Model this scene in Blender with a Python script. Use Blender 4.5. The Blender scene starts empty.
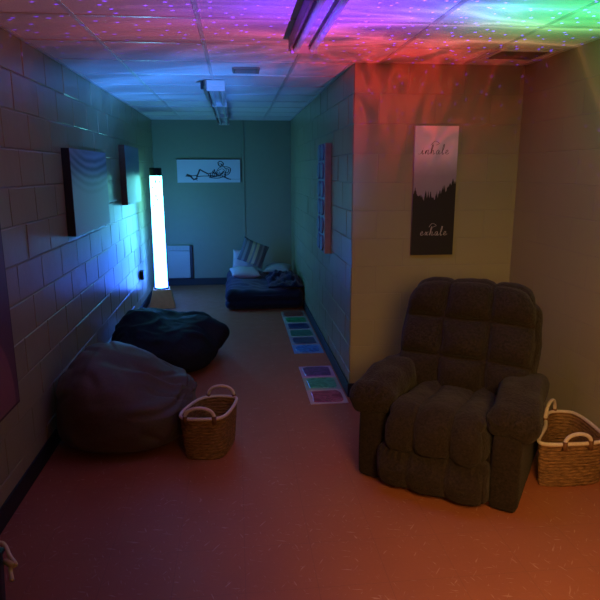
import bpy, bmesh, math, random
from mathutils import Vector, Matrix, noise
random.seed(7)
SC = bpy.context.scene
COL = SC.collection
PI = math.pi
H = 2.44
XL, XR, YA, XA, YB, Y0 = -1.18, .833, 4.23, 2.063, 9.0, -1.6

# ------------------------------------------------------------------ helpers
def sm(e0, e1, x):
    t = max(0., min(1., (x-e0)/(e1-e0))); return t*t*(3-2*t)

def box(bm, x0, x1, y0, y1, z0, z1):
    v = [bm.verts.new((x, y, z)) for x in (x0, x1) for y in (y0, y1) for z in (z0, z1)]
    for f in ((0,1,3,2),(4,6,7,5),(0,4,5,1),(2,3,7,6),(0,2,6,4),(1,5,7,3)):
        bm.faces.new([v[i] for i in f])
    return v

def softbox(bm, c, s, r, n=(10,10,10), fn=None, mat=None):
    """rounded box, c centre, s full sizes, r corner radius, n divisions; fn(unit pos, normal, pos)->new pos"""
    cache = {}
    hx = [k*.5 for k in s]
    def vert(i, j, k):
        key = (i, j, k)
        if key in cache: return cache[key]
        u = Vector((2*i/n[0]-1, 2*j/n[1]-1, 2*k/n[2]-1))
        p = Vector((u.x*hx[0], u.y*hx[1], u.z*hx[2]))
        q = Vector([max(-(hx[a]-r), min(hx[a]-r, p[a])) for a in range(3)])
        d = p-q
        nn = d.normalized() if d.length > 1e-9 else Vector((0,0,1))
        o = q+nn*r if d.length > 1e-9 else p
        if fn: o = fn(u, nn, o)
        o = o+Vector(c)
        if mat: o = mat @ o
        cache[key] = bm.verts.new(o)
        return cache[key]
    def quad(a, b, c_, d_):
        try: bm.faces.new((a, b, c_, d_))
        except ValueError: pass
    nx, ny, nz = n
    for i in range(nx):
        for j in range(ny):
            quad(vert(i,j,0), vert(i,j+1,0), vert(i+1,j+1,0), vert(i+1,j,0))
            quad(vert(i,j,nz), vert(i+1,j,nz), vert(i+1,j+1,nz), vert(i,j+1,nz))
    for i in range(nx):
        for k in range(nz):
            quad(vert(i,0,k), vert(i+1,0,k), vert(i+1,0,k+1), vert(i,0,k+1))
            quad(vert(i,ny,k), vert(i,ny,k+1), vert(i+1,ny,k+1), vert(i+1,ny,k))
    for j in range(ny):
        for k in range(nz):
            quad(vert(0,j,k), vert(0,j,k+1), vert(0,j+1,k+1), vert(0,j+1,k))
            quad(vert(nx,j,k), vert(nx,j+1,k), vert(nx,j+1,k+1), vert(nx,j,k+1))

def tube(bm, pts, r, seg=8, closed=False, caps=True):
    pts = [Vector(p) for p in pts]; n = len(pts); rings = []
    up = None
    for i in range(n):
        a = pts[(i-1) % n] if (closed or i > 0) else pts[i]
        b = pts[(i+1) % n] if (closed or i < n-1) else pts[i]
        t = (b-a).normalized()
        if up is None:
            up = Vector((0,0,1)) if abs(t.z) < .9 else Vector((1,0,0))
        s = t.cross(up)
        if s.length < 1e-6: s = t.orthogonal()
        s.normalize(); up = s.cross(t).normalized()
        rr = r(i/(n-1)) if callable(r) else r
        rings.append([bm.verts.new(pts[i]+(s*math.cos(2*PI*k/seg)+up*math.sin(2*PI*k/seg))*rr) for k in range(seg)])
    for i in range(n if closed else n-1):
        A, B = rings[i], rings[(i+1) % n]
        for k in range(seg):
            bm.faces.new((A[k], A[(k+1)%seg], B[(k+1)%seg], B[k]))
    if caps and not closed:
        bm.faces.new(list(reversed(rings[0]))); bm.faces.new(rings[-1])

def lathe(bm, prof, cx, cy, seg=32):
    rings = [[bm.verts.new((cx+r*math.cos(2*PI*k/seg), cy+r*math.sin(2*PI*k/seg), z)) for k in range(seg)] for r, z in prof]
    for A, B in zip(rings, rings[1:]):
        for k in range(seg): bm.faces.new((A[k], A[(k+1)%seg], B[(k+1)%seg], B[k]))
    bm.faces.new(list(reversed(rings[0]))); bm.faces.new(rings[-1])

def frustum(bm, cx, cy, z0, z1, w0, w1, rot=0., d0=None, d1=None):
    d0 = d0 or w0; d1 = d1 or w1
    R = Matrix.Rotation(rot, 3, 'Z')
    lo = [bm.verts.new(Vector((cx,cy,z0))+R@Vector((sx*w0/2, sy*d0/2, 0))) for sx, sy in ((-1,-1),(1,-1),(1,1),(-1,1))]
    hi = [bm.verts.new(Vector((cx,cy,z1))+R@Vector((sx*w1/2, sy*d1/2, 0))) for sx, sy in ((-1,-1),(1,-1),(1,1),(-1,1))]
    bm.faces.new(list(reversed(lo))); bm.faces.new(hi)
    for k in range(4): bm.faces.new((lo[k], lo[(k+1)%4], hi[(k+1)%4], hi[k]))

def catmull(P, closed=True, m=6):
    P = [Vector(p) for p in P]; n = len(P); out = []
    for i in range(n if closed else n-1):
        p0 = P[(i-1)%n] if closed or i > 0 else P[i]
        p1 = P[i]; p2 = P[(i+1)%n]
        p3 = P[(i+2)%n] if closed or i+2 < n else p2
        for k in range(m):
            t = k/m
            out.append(.5*((2*p1)+(p2-p0)*t+(2*p0-5*p1+4*p2-p3)*t*t+(3*p1-p0-3*p2+p3)*t**3))
    if not closed: out.append(P[-1])
    return out

def obj(name, bm, m, parent=None, smooth=False, bevel=0, label=None):
    bmesh.ops.recalc_face_normals(bm, faces=bm.faces)
    me = bpy.data.meshes.new(name); bm.to_mesh(me); bm.free()
    if smooth:
        for p in me.polygons: p.use_smooth = True
    o = bpy.data.objects.new(name, me); COL.objects.link(o)
    if m: me.materials.append(m)
    if parent: o.parent = parent
    if bevel:
        b = o.modifiers.new('bevel', 'BEVEL'); b.width = bevel; b.segments = 2; b.limit_method = 'ANGLE'
    if label: o['label'] = label
    return o

def thing(name, label, cat, loc=(0,0,0), rz=0, group=None):
    o = bpy.data.objects.new(name, None); COL.objects.link(o)
    o.empty_display_size = .1
    o.location = loc; o.rotation_euler = (0,0,rz); o['label'] = label; o['category'] = cat
    if group: o['group'] = group
    return o

def tag(o, label, cat, group=None):
    o['label'] = label; o['category'] = cat
    if group: o['group'] = group
    return o

def struct(name, bm, m, **k):
    o = obj(name, bm, m, **k); o['kind'] = 'structure'; return o

# ------------------------------------------------------------------ materials
class NT:
    def __init__(s, tree): s.t = tree; s.n = tree.nodes; s.l = tree.links
    def new(s, typ, **k):
        nd = s.n.new(typ)
        for a, b in k.items(): setattr(nd, a, b)
        return nd
    def link(s, a, b): s.l.new(a, b)
    def m(s, op, a, b=None, c=None, clamp=False):
        nd = s.n.new('ShaderNodeMath'); nd.operation = op; nd.use_clamp = clamp
        for i, v in enumerate((a, b, c)):
            if v is None: continue
            if isinstance(v, (int, float)): nd.inputs[i].default_value = v
            else: s.l.new(v, nd.inputs[i])
        return nd.outputs[0]
    def ramp(s, fac, stops, interp='LINEAR'):
        nd = s.n.new('ShaderNodeValToRGB'); nd.color_ramp.interpolation = interp
        e = nd.color_ramp.elements
        while len(e) < len(stops): e.new(.5)
        for el, (p, c) in zip(e, stops): el.position = p; el.color = (*c, 1)
        s.l.new(fac, nd.inputs[0]); return nd.outputs[0]
    def mix(s, fac, a, b, mode='MIX'):
        nd = s.n.new('ShaderNodeMix'); nd.data_type = 'RGBA'; nd.blend_type = mode
        for i, v in ((0, fac), (6, a), (7, b)):
            if isinstance(v, (int, float)): nd.inputs[i].default_value = v
            elif isinstance(v, tuple): nd.inputs[i].default_value = (*v, 1) if len(v) == 3 else v
            else: s.l.new(v, nd.inputs[i])
        return nd.outputs[2]
    def noise(s, vec, scale, detail=2, rough=.5, dist=0):
        nd = s.n.new('ShaderNodeTexNoise'); nd.inputs['Scale'].default_value = scale
        nd.inputs['Detail'].default_value = detail; nd.inputs['Roughness'].default_value = rough
        nd.inputs['Distortion'].default_value = dist
        if vec is not None: s.l.new(vec, nd.inputs['Vector'])
        return nd.outputs['Fac']

def mat(name, color=(.5,.5,.5), rough=.6, metal=0, spec=.5):
    m = bpy.data.materials.new(name); m.use_nodes = True
    b = m.node_tree.nodes['Principled BSDF']
    b.inputs['Base Color'].default_value = (*color, 1); b.inputs['Roughness'].default_value = rough
    b.inputs['Metallic'].default_value = metal
    b.inputs['Specular IOR Level'].default_value = spec
    return m, NT(m.node_tree), b

def bump(T, b, h, strength=.5, dist=.01, prev=None):
    nd = T.new('ShaderNodeBump'); nd.inputs['Strength'].default_value = strength; nd.inputs['Distance'].default_value = dist
    T.link(h, nd.inputs['Height'])
    if prev: T.link(prev, nd.inputs['Normal'])
    T.link(nd.outputs[0], b.inputs['Normal']); return nd.outputs[0]

def grain(name, color, color2, rough, scale, bs=.3, bd=.003, metal=0, spec=.5, sheen=0):
    m, T, b = mat(name, color, rough, metal, spec)
    tc = T.new('ShaderNodeTexCoord').outputs['Object']
    n = T.noise(tc, scale, 4, .6)
    T.link(T.mix(T.m('MULTIPLY_ADD', n, 2.2, -.6, True), color, color2), b.inputs['Base Color'])
    if bs: bump(T, b, n, bs, bd)
    if sheen: b.inputs['Sheen Weight'].default_value = sheen
    return m

def block_wall(name, rough, strength, dist, mort):
    m, T, b = mat(name, (.46,.45,.33), rough, 0, .5)
    g = T.new('ShaderNodeNewGeometry')
    sp = T.new('ShaderNodeSeparateXYZ'); T.link(g.outputs['Position'], sp.inputs[0])
    sn = T.new('ShaderNodeSeparateXYZ'); T.link(g.outputs['True Normal'], sn.inputs[0])
    ax = T.m('GREATER_THAN', T.m('ABSOLUTE', sn.outputs[0]), .5)
    u = T.m('ADD', T.m('MULTIPLY', sp.outputs[1], ax), T.m('MULTIPLY', sp.outputs[0], T.m('SUBTRACT', 1., ax)))
    cb = T.new('ShaderNodeCombineXYZ'); T.link(u, cb.inputs[0]); T.link(sp.outputs[2], cb.inputs[1])
    br = T.new('ShaderNodeTexBrick')
    T.link(cb.outputs[0], br.inputs['Vector'])
    for k, v in (('Scale',1.),('Mortar Size',mort),('Mortar Smooth',.35),('Bias',0.),('Brick Width',.4064),('Row Height',.2033)):
        br.inputs[k].default_value = v
    br.inputs['Color1'].default_value = (.38,.355,.19,1); br.inputs['Color2'].default_value = (.36,.335,.18,1)
    br.inputs['Mortar'].default_value = (.355,.325,.20,1)
    n1 = T.noise(g.outputs['Position'], 90, 4, .6); n2 = T.noise(g.outputs['Position'], 7, 3)
    col = T.mix(T.m('MULTIPLY', n2, .35), br.outputs['Color'], (.31,.285,.175))
    T.link(col, b.inputs['Base Color'])
    # each block sits a touch proud or shy of its neighbours
    br2 = T.new('ShaderNodeTexBrick'); T.link(cb.outputs[0], br2.inputs['Vector'])
    for k, v in (('Scale',1.),('Mortar Size',0.),('Bias',0.),('Brick Width',.4064),('Row Height',.2033)):
        br2.inputs[k].default_value = v
    br2.inputs['Color1'].default_value = (0,0,0,1); br2.inputs['Color2'].default_value = (1,1,1,1)
    hgt = T.m('ADD', T.m('MULTIPLY', br.outputs['Fac'], -1.), T.m('ADD', T.m('MULTIPLY', n1, .12), T.m('MULTIPLY', n2, .9)))
    hgt = T.m('ADD', hgt, T.m('MULTIPLY', br2.outputs['Color'], .25))
    bump(T, b, hgt, strength, dist)
    return m

def floor_mat():
    m, T, b = mat('red_vinyl', (.4,.15,.11), .3, 0, .5)
    g = T.new('ShaderNodeNewGeometry').outputs['Position']
    base = T.mix(T.noise(g, 3.5, 4), (.47,.16,.072), (.38,.125,.058))
    # pale flecks: thin stretched streaks in two directions
    fac = None
    for rot, sc, th in ((.25, 1., .665), (1.2, 1.15, .67), (2.2, .9, .675)):
        mr = T.new('ShaderNodeMapping'); mr.inputs['Rotation'].default_value = (0,0,rot); T.link(g, mr.inputs[0])
        mp = T.new('ShaderNodeMapping'); mp.inputs['Scale'].default_value = (13*sc, 80*sc, 1); mp.inputs['Location'].default_value = (rot*9, rot*5, 0)
        T.link(mr.outputs[0], mp.inputs[0])
        n = T.noise(mp.outputs[0], 1., 2, .5)
        f = T.m('MULTIPLY', T.m('SUBTRACT', n, th), 14., None, True)
        fac = f if fac is None else T.m('MAXIMUM', fac, f)
    col = T.mix(T.m('MULTIPLY', fac, .5), base, (.74,.55,.46))
    mp = T.new('ShaderNodeMapping'); mp.inputs['Scale'].default_value = (60,60,1); T.link(g, mp.inputs[0])
    col = T.mix(T.m('MULTIPLY', T.noise(mp.outputs[0], 1, 3), .35), col, (.30,.10,.08))
    br = T.new('ShaderNodeTexBrick'); br.offset = 0; T.link(g, br.inputs['Vector'])
    for k, v in (('Scale',1.),('Mortar Size',.0012),('Mortar Smooth',.2),('Brick Width',.305),('Row Height',.305)): br.inputs[k].default_value = v
    col = T.mix(T.m('MULTIPLY', br.outputs['Fac'], .35), col, (.12,.05,.04))
    T.link(col, b.inputs['Base Color'])
    h = T.m('ADD', T.m('MULTIPLY', br.outputs['Fac'], -.3), T.m('MULTIPLY', T.noise(g, 6, 2), .6))
    bump(T, b, h, .25, .004)
    T.link(T.m('MULTIPLY_ADD', T.noise(g, 9, 3), .2, .3), b.inputs['Roughness'])
    return m

def tile_mat():
    m, T, b = mat('acoustic_tile', (.78,.76,.74), .85, 0, .2)
    g = T.new('ShaderNodeNewGeometry').outputs['Position']
    n = T.noise(g, 120, 3, .6)
    v = T.new('ShaderNodeTexVoronoi'); v.inputs['Scale'].default_value = 70; T.link(g, v.inputs['Vector'])
    pit = T.m('LESS_THAN', v.outputs['Distance'], .22)
    T.link(T.mix(T.m('MULTIPLY', pit, .5), (.78,.76,.74), (.5,.48,.46)), b.inputs['Base Color'])
    bump(T, b, T.m('SUBTRACT', T.m('MULTIPLY', n, .5), pit), .5, .004)
    return m

def weave_mat(name, c1, c2):
    m, T, b = mat(name, c1, .7)
    tc = T.new('ShaderNodeTexCoord').outputs['Object']
    mp = T.new('ShaderNodeMapping'); mp.inputs['Scale'].default_value = (30,30,190); T.link(tc, mp.inputs[0])
    n = T.noise(mp.outputs[0], 1., 4, .65)
    T.link(T.ramp(n, [(.32, c2), (.5, c1), (.68, tuple(min(1, k*1.7) for k in c1))]), b.inputs['Base Color'])
    bump(T, b, n, .8, .006)
    return m

M_WALL = block_wall('painted_block_alcove', .45, .6, .003, .004)
M_WALLC = block_wall('glossy_painted_block', .30, 1., .003, .0)
M_BACK = grain('painted_panel', (.25,.28,.20), (.235,.265,.19), .5, 12, .1, .001)
M_FLOOR = floor_mat()
M_TILE = tile_mat()
M_TEE = mat('white_tee', (.62,.60,.58), .3, 0, .5)[0]
M_BASEB = mat('dark_vinyl_base', (.018,.020,.024), .6)[0]
M_RECL = grain('dark_brown_chenille', (.013,.0095,.008), (.046,.034,.028), .95, 80, .9, .008, spec=.12, sheen=.08)
M_RECL2 = grain('dark_brown_chenille_panel', (.013,.0095,.008), (.040,.030,.024), .95, 80, .8, .006, spec=.12, sheen=.05)
M_BEAN = grain('grey_brown_cloth', (.090,.064,.046), (.12,.087,.063), .62, 60, .35, .003, spec=.4, sheen=.1)
M_BEANB = grain('black_blue_cloth', (.008,.011,.018), (.016,.022,.034), .75, 50, .3, .003, spec=.25)
M_FUT = grain('navy_velour', (.006,.010,.036), (.010,.018,.055), .8, 60, .4, .004, spec=.2, sheen=.2)
M_BLANK = grain('dark_navy_fleece', (.006,.008,.03), (.012,.016,.05), .9, 40, .6, .006, spec=.1, sheen=.2)
M_BASK = weave_mat('seagrass', (.22,.115,.048), (.06,.028,.012))
M_ROPE = grain('white_rope', (.78,.66,.60), (.62,.50,.44), .75, 110, .6, .003)
M_TIE = mat('brown_tie', (.16,.07,.03), .8)[0]
M_WHITE = mat('white_enamel', (.42,.44,.42), .4)[0]
M_BLACK = mat('black_plastic', (.012,.012,.014), .45)[0]
M_DARKW = mat('dark_frame', (.018,.014,.014), .5)[0]
M_CREAM = mat('cream_plastic', (.9,.74,.42), .35)[0]

# ------------------------------------------------------------------ setting
T_ = .12
bm = bmesh.new(); box(bm, XL-T_, XA+T_, Y0-T_, YB+T_, -T_, 0); struct('floor', bm, M_FLOOR)
bm = bmesh.new(); box(bm, XL-T_, XA+T_, Y0-T_, YB+T_, H, H+T_); struct('ceiling', bm, M_TILE)
def block_face(bm, x, sgn, y0, y1):
    """courses of chamfered blocks standing 6 mm proud of the joints; sgn = side the faces look to"""
    W_, RH, g, c, d = .4064, H/12, .0025, .0048, .0035
    rb = random.Random(3)
    for r in range(12):
        off = 0 if r % 2 else W_/2
        y = y0-off
        while y < y1:
            a, b_ = max(y, y0)+g, min(y+W_, y1)-g
            y += W_
            if b_-a < .03: continue
            z0, z1 = r*RH+g, (r+1)*RH-g
            t1, t2, t0 = (rb.uniform(-.0012, .0012) for _ in range(3))
            lo = [bm.verts.new((x-sgn*d, p, q)) for p, q in ((a,z0),(b_,z0),(b_,z1),(a,z1))]
            hi = [bm.verts.new((x+sgn*(t0+e*t1+f_*t2), p, q)) for p, q, e, f_ in ((a+c,z0+c,-1,-1),(b_-c,z0+c,1,-1),(b_-c,z1-c,1,1),(a+c,z1-c,-1,1))]
            bm.faces.new(hi)
            for k in range(4): bm.faces.new((lo[k], lo[(k+1)%4], hi[(k+1)%4], hi[k]))
bm = bmesh.new(); box(bm, XL-T_, XL-.006, Y0, YB, 0, H); block_face(bm, XL, 1, Y0, YB); struct('wall_left', bm, M_WALLC)
bm = bmesh.new(); box(bm, XL-T_, XR+T_, YB, YB+T_, 0, H); struct('wall_back', bm, M_BACK)
bm = bmesh.new(); box(bm, XR+.006, XR+T_, YA+T_, YB, 0, H); block_face(bm, XR, -1, YA+.001, YB); struct('wall_partition', bm, M_WALLC)
bm = bmesh.new(); box(bm, XR+.006, XA, YA, YA+T_, 0, H); struct('wall_alcove', bm, M_WALL)
bm = bmesh.new(); box(bm, XA, XA+T_, Y0, YA+T_, 0, H); struct('wall_right', bm, M_WALL)
bm = bmesh.new(); box(bm, XL-T_, XA+T_, Y0-T_, Y0, 0, H); struct('wall_rear', bm, M_WALL)

# suspended ceiling tees: one visible grid
bm = bmesh.new()
GX = [-.75+.59*k for k in range(0, 5)]
GY = [3.12+.585*k for k in range(-8, 11)]
def inside(x, y): return x < XR or y < YA
for x in GX:
    y1 = YB if x < XR else YA
    box(bm, x-.012, x+.012, Y0, y1, H-.005, H)
for y in GY:
    if not (Y0 < y < YB): continue
    x1 = XA if y < YA else XR
    xs = [XL]+[g for g in GX if g < x1]+[x1]
    for a, b_ in zip(xs, xs[1:]): box(bm, a+.012*(a > XL), b_-.012*(b_ < x1), y-.012, y+.012, H-.005, H)
struct('trim_1', bm, M_TEE, bevel=.0015)
bm = bmesh.new()  # wall angle round the edge
box(bm, XL, XL+.022, Y0, YB, H-.006, H); box(bm, XL, XR, YB-.022, YB, H-.006, H)
box(bm, XR-.022, XR, YA, YB, H-.006, H); box(bm, XR-.022, XA, YA-.022, YA, H-.006, H); box(bm, XA-.022, XA, Y0, YA, H-.006, H)
struct('trim_2', bm, M_TEE)
# cove baseboards
def base(name, *b):
    bm = bmesh.new(); box(bm, *b); struct(name, bm, M_BASEB, bevel=.003)
base('baseboard_left', XL, XL+.012, Y0, YB, 0, .11)
base('baseboard_back', XL+.012, XR-.012, YB-.012, YB, 0, .11)
base('baseboard_partition', XR-.012, XR, YA-.012, YB, 0, .11)
base('baseboard_alcove', XR, XA-.012, YA-.012, YA, 0, .11)
base('baseboard_right', XA-.012, XA, Y0, YA, 0, .11)
# batten over the panel joint on the back wall
bm = bmesh.new(); box(bm, .108, .138, YB-.014, YB, .11, H-.006); struct('trim_3', bm, M_BACK, bevel=.003)

# ------------------------------------------------------------------ recliner
CH_RZ = math.radians(-35)
ch = thing('recliner', 'dark brown tufted recliner armchair with rolled padded arms in the alcove corner', 'armchair', (.985, 2.745, 0), CH_RZ)
def tuft(nc, nr, amp, u, v, p=.38, off=0):
    a = abs(math.sin(PI*(u*nc+off)))**p; b_ = abs(math.sin(PI*v*nr))**p
    return amp*(a*b_)
# body under the seat
bm = bmesh.new(); box(bm, -.29, .29, .07, .78, .05, .30); obj('base_frame', bm, M_RECL2, ch, bevel=.01)
# side panels below the arm pads, splayed slightly
def seam(v, e): return abs(v)**e*(1-.6*math.exp(-(v/.14)**2))
def panel(sx):
    bm = bmesh.new()
    def fn(u, n, p):
        p = p.copy()
        if u.z > 0: p.x += -sx*0.0
        p.z += .012*noise.noise(p*6)
        p.y += -.012*(1-u.z*u.z)*(u.y < 0)
        return p
    softbox(bm, (sx*.362, .44, .215), (.145, .80, .40), .028, (8, 24, 14), fn)
    obj('arm_panel', bm, M_RECL2, ch, smooth=True)
def pad(sx):
    bm = bmesh.new()
    def fn(u, n, p):
        p = p.copy()
        f = sm(.25, -1, u.y)
        p.x *= 1+.12*f; p.z *= 1+.14*f
        p.z -= .012*f*f
        p.z += .05*math.cos(u.y*PI*.5)*(u.z*.5+.5)
        p.x += sx*.02*f
        # gathered creases at the front end
        if u.y < -.35:
            ang = math.atan2(p.z+.02, p.x)
            p += n*(.0045*math.sin(ang*9+sx+2*noise.noise(p*7)))*sm(-.35, -1, u.y)*.7
        p += n*(.016*noise.noise(p*8+Vector((sx*3,0,0))))
        return p
    softbox(bm, (sx*.362, .40, .475), (.235, .74, .145), .072, (30, 50, 24), fn)
    obj('armrest', bm, M_RECL, ch, smooth=True)
for sx in (-1, 1): panel(sx); pad(sx)
# seat cushion with three channels, rolling over at the front
bm = bmesh.new()
def fn(u, n, p):
    p = p.copy()
    c = seam(math.sin(PI*1.5*(u.x+1)), .5)
    w = sm(-.5, .3, n.z-n.y*.8)
    p += n*(.032*c-.010)*w
    p.z += .025*math.cos(u.x*PI/2)*(u.z > 0) + .03*sm(.2,-.6,u.y)*(u.z > 0)
    p.y -= .025*c*math.exp(-((u.z+.35)/.5)**2)*(n.y < -.3)
    p += n*(.012*noise.noise(p*7)+.004*noise.noise(p*22))
    return p
softbox(bm, (0, .335, .325), (.575, .72, .22), .108, (100, 60, 22), fn)
obj('seat_cushion', bm, M_RECL, ch, smooth=True)
# footrest: puffy lower roll divided into three
bm = bmesh.new()
def fn(u, n, p):
    p = p.copy()
    c = seam(math.sin(PI*1.5*(u.x+1)+.2), .5)
    zz = (u.z+1)/2
    if n.y < .3:
        p.y -= .050*math.exp(-((zz-.50)/.30)**2)*(1-.25*abs(u.x)**4) + .022*c
        g = math.exp(-((zz-.95)/.22)**2)
        p.y -= .007*math.sin(u.x*40+4*noise.noise(p*8))*g
        p += n*(.012*noise.noise(Vector((p.x*9, 2, p.z*9)))+.004*noise.noise(p*25))
    return p
softbox(bm, (0, .045, .145), (.60, .13, .245), .060, (110, 12, 44), fn)
obj('footrest', bm, M_RECL, ch, smooth=True)
# backrest 3 x 3 tufts, leaning back
bm = bmesh.new()
def fn(u, n, p):
    p = p.copy()
    wob = .018*noise.noise(Vector((u.z*1.6, 0, 3)))
    uu, vv = (u.x+1)/2+wob, (u.z+1)/2+.015*noise.noise(Vector((u.x*1.5, 1, 7)))
    c = seam(math.sin(PI*3*uu), .5); r = seam(math.sin(PI*3*vv), .5)
    w = sm(.25, -.7, n.y)
    p.y -= w*(.085*c*r+.03*math.cos(u.x*PI/2))
    p.y -= w*.035*math.exp(-((vv-.30)/.2)**2)
    side = 1-w
    p.x += n.x*.003*r*side; p.z += max(0, n.z)*.026*c
    p.x *= 1-.05*sm(.0, 1, u.z)-.03*sm(.7, 1, u.z)
    p.z -= .07*abs(u.x)**4*sm(.3, 1, u.z)
    p += n*(.010*noise.noise(p*8)+.003*noise.noise(p*24))
    p.y -= .02*(u.x*u.x)
    return p
lean = Matrix.Translation((0, .60, .38)) @ Matrix.Rotation(math.radians(-14), 4, 'X')
softbox(bm, (0, .04, .345), (.82, .15, .69), .074, (140, 12, 120), fn, lean)
obj('backrest', bm, M_RECL, ch, smooth=True)
# dark outside back shell
bm = bmesh.new(); softbox(bm, (0, .165, .26), (.66, .05, .60), .02, (8,3,8), None, lean); obj('back_panel', bm, M_RECL2, ch, smooth=True)
for sx in (-.3, .3):
    for y in (.16, .70):
        bm = bmesh.new(); box(bm, sx-.025, sx+.025, y-.025, y+.025, 0, .06); obj('foot', bm, M_BLACK, ch)

# ------------------------------------------------------------------ baskets
def basket(name_label, rim, h, shrink, hsets, label_cat='basket'):
    n0 = len(rim)
    loop = catmull([(x, y, 0) for x, y in rim], True, 10)
    cx = sum(p.x for p in loop)/len(loop); cy = sum(p.y for p in loop)/len(loop)
    C0 = Vector((cx, cy, 0))
    loc = [p-C0 for p in loop]
    th = thing('woven_basket', name_label, 'basket', (cx, cy, 0), 0, None)
    N = len(loc)
    bm = bmesh.new(); rings = []
    rows = 96
    def ring(z, inset, wob):
        t = z/h
        s = shrink+(1-shrink)*(t**.8)
        R = []
        for i, p in enumerate(loc):
            L = p.length; d = p/L
            w = .0045*abs(math.sin(PI*z/h*13))+.0022*math.sin(i*1.9+math.floor(z/h*13)*2.1) if wob else 0
            R.append(bm.verts.new((d*(L*s-inset+w)).to_3d()+Vector((0,0,z))))
        return R
    for k in range(rows+1): rings.append(ring(h*k/rows, 0, True))
    for k in range(rows, 5, -1): rings.append(ring(h*k/rows, .014, True))
    for A, B in zip(rings, rings[1:]):
        for i in range(N): bm.faces.new((A[i], A[(i+1)%N], B[(i+1)%N], B[i]))
    bm.faces.new(list(reversed(rings[0]))); bm.faces.new(rings[-1])
    obj('basket_body', bm, M_BASK, th, smooth=True)
    bm = bmesh.new()
    tube(bm, [p+Vector((0,0,h+.004)) for p in loc], .0105, 10, True)
    obj('rim', bm, M_ROPE, th, smooth=True, label='white rope rim')
    for (ia, ib, hh, lean_) in hsets:
        a = loc[int(ia*10)%N]; b_ = loc[int(ib*10)%N]
        out = ((a+b_)/2).normalized()
        pts = []
        for k in range(25):
            t = k/24; an = PI*t
            q = (a+b_)/2+(a-b_)/2*math.cos(an)*(1+.14*math.sin(an))
            zz = h-.012+hh*math.sin(an)**.75
            pts.append(q+out*(.006+lean_*math.sin(an))+Vector((0,0,zz)))
        bm = bmesh.new(); tube(bm, pts, .0105, 10); hd = obj('handle', bm, M_ROPE, th, smooth=True, label='white rope handle')
        for q in (pts[0], pts[-1]):
            bm = bmesh.new()
            tube(bm, [Vector((q.x, q.y, h-.028)), Vector((q.x, q.y, h+.022))], .0145, 10)
            obj('handle_tie', bm, M_TIE, hd, smooth=True)
    return th
basket('small seagrass basket with white rope rim beside the grey beanbag',
       [(-.36,3.40),(-.33,3.315),(-.17,3.295),(-.09,3.35),(-.03,3.56),(-.055,3.635),(-.20,3.655),(-.29,3.58)], .27, .86,
       [(1.05, 2.15, .085, .0), (4.9, 6.1, .09, .0)])
basket('square seagrass basket with white rope rim beside the recliner',
       [(1.612,2.80),(1.80,2.765),(1.985,2.79),(2.02,2.90),(2.03,3.10),(1.99,3.18),(1.86,3.175),(1.740,2.985)], .26, .90,
       [(.7, 1.4, .075, .0), (5.6, 6.6, .11, .0)])

# ------------------------------------------------------------------ beanbags
def blob(seg, rings, fn):
    bm = bmesh.new(); R = []
    top = bm.verts.new(fn(0, 0)); bot = bm.verts.new(fn(PI, 0))
    for j in range(1, rings):
        R.append([bm.verts.new(fn(PI*j/rings, 2*PI*i/seg)) for i in range(seg)])
    for A, B in zip(R, R[1:]):
        for i in range(seg): bm.faces.new((A[i], B[i], B[(i+1)%seg], A[(i+1)%seg]))
    for i in range(seg):
        bm.faces.new((top, R[0][i], R[0][(i+1)%seg])); bm.faces.new((bot, R[-1][(i+1)%seg], R[-1][i]))
    return bm
def spow(v, e): return math.copysign(abs(v)**e, v)
def bean1(ph, th):
    s, c = math.sin(ph), math.cos(ph)
    d = Vector((spow(math.cos(th), .85)*spow(s, .52), spow(math.sin(th), .85)*spow(s, .52), c))
    x = d.x*.435; y = d.y*.465
    top = .60-.27*max(0, min(1.1, (x+.16-.12*y)/.50))-.05*sm(-.25, -.42, x)
    z = .26+(top-.26)*spow(d.z, .85) if d.z > 0 else .26*(1+spow(d.z, .40))
    if z < .12: k = 1-.09*(1-z/.12)**2; x *= k; y *= k
    q = Vector((x, y, z)); nn = d.normalized(); amp = sm(.02, .14, z)
    # folds radiate from the pinched corner on the basket side
    rx, ry = x-.40, z-.30
    ang = math.atan2(ry, -rx); rad = math.hypot(rx, ry)
    fold = math.sin(ang*11+3*noise.noise(q*3))*math.exp(-(rad/.30)**2)
    q += nn*(.016*fold+.016*noise.noise(Vector((x*3, y*3, z*6)))+.007*noise.noise(Vector((x*9, y*9, z*22))))*amp
    ridge = math.exp(-((y+.16-.30*x)/.030)**2)*sm(-.08, .12, x)*max(0, d.z)**.3
    dip = math.exp(-((y+.06-.30*x)/.050)**2)*sm(-.08, .12, x)*max(0, d.z)**.3
    q.z += .030*ridge-.030*dip if d.z > 0 else 0
    cr = 1-2*abs(noise.noise(Vector((x*2.5+1.7, y*3, z*5))))
    q -= nn*.014*sm(.7, 1, cr)*amp
    q.z = max(0, q.z)
    return q
o = obj('beanbag', blob(120, 80, bean1), M_BEAN, smooth=True)
o.location = (-.735, 3.77, 0)
tag(o, 'large grey-brown beanbag slumped against the left wall behind the small basket', 'beanbag')
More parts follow.
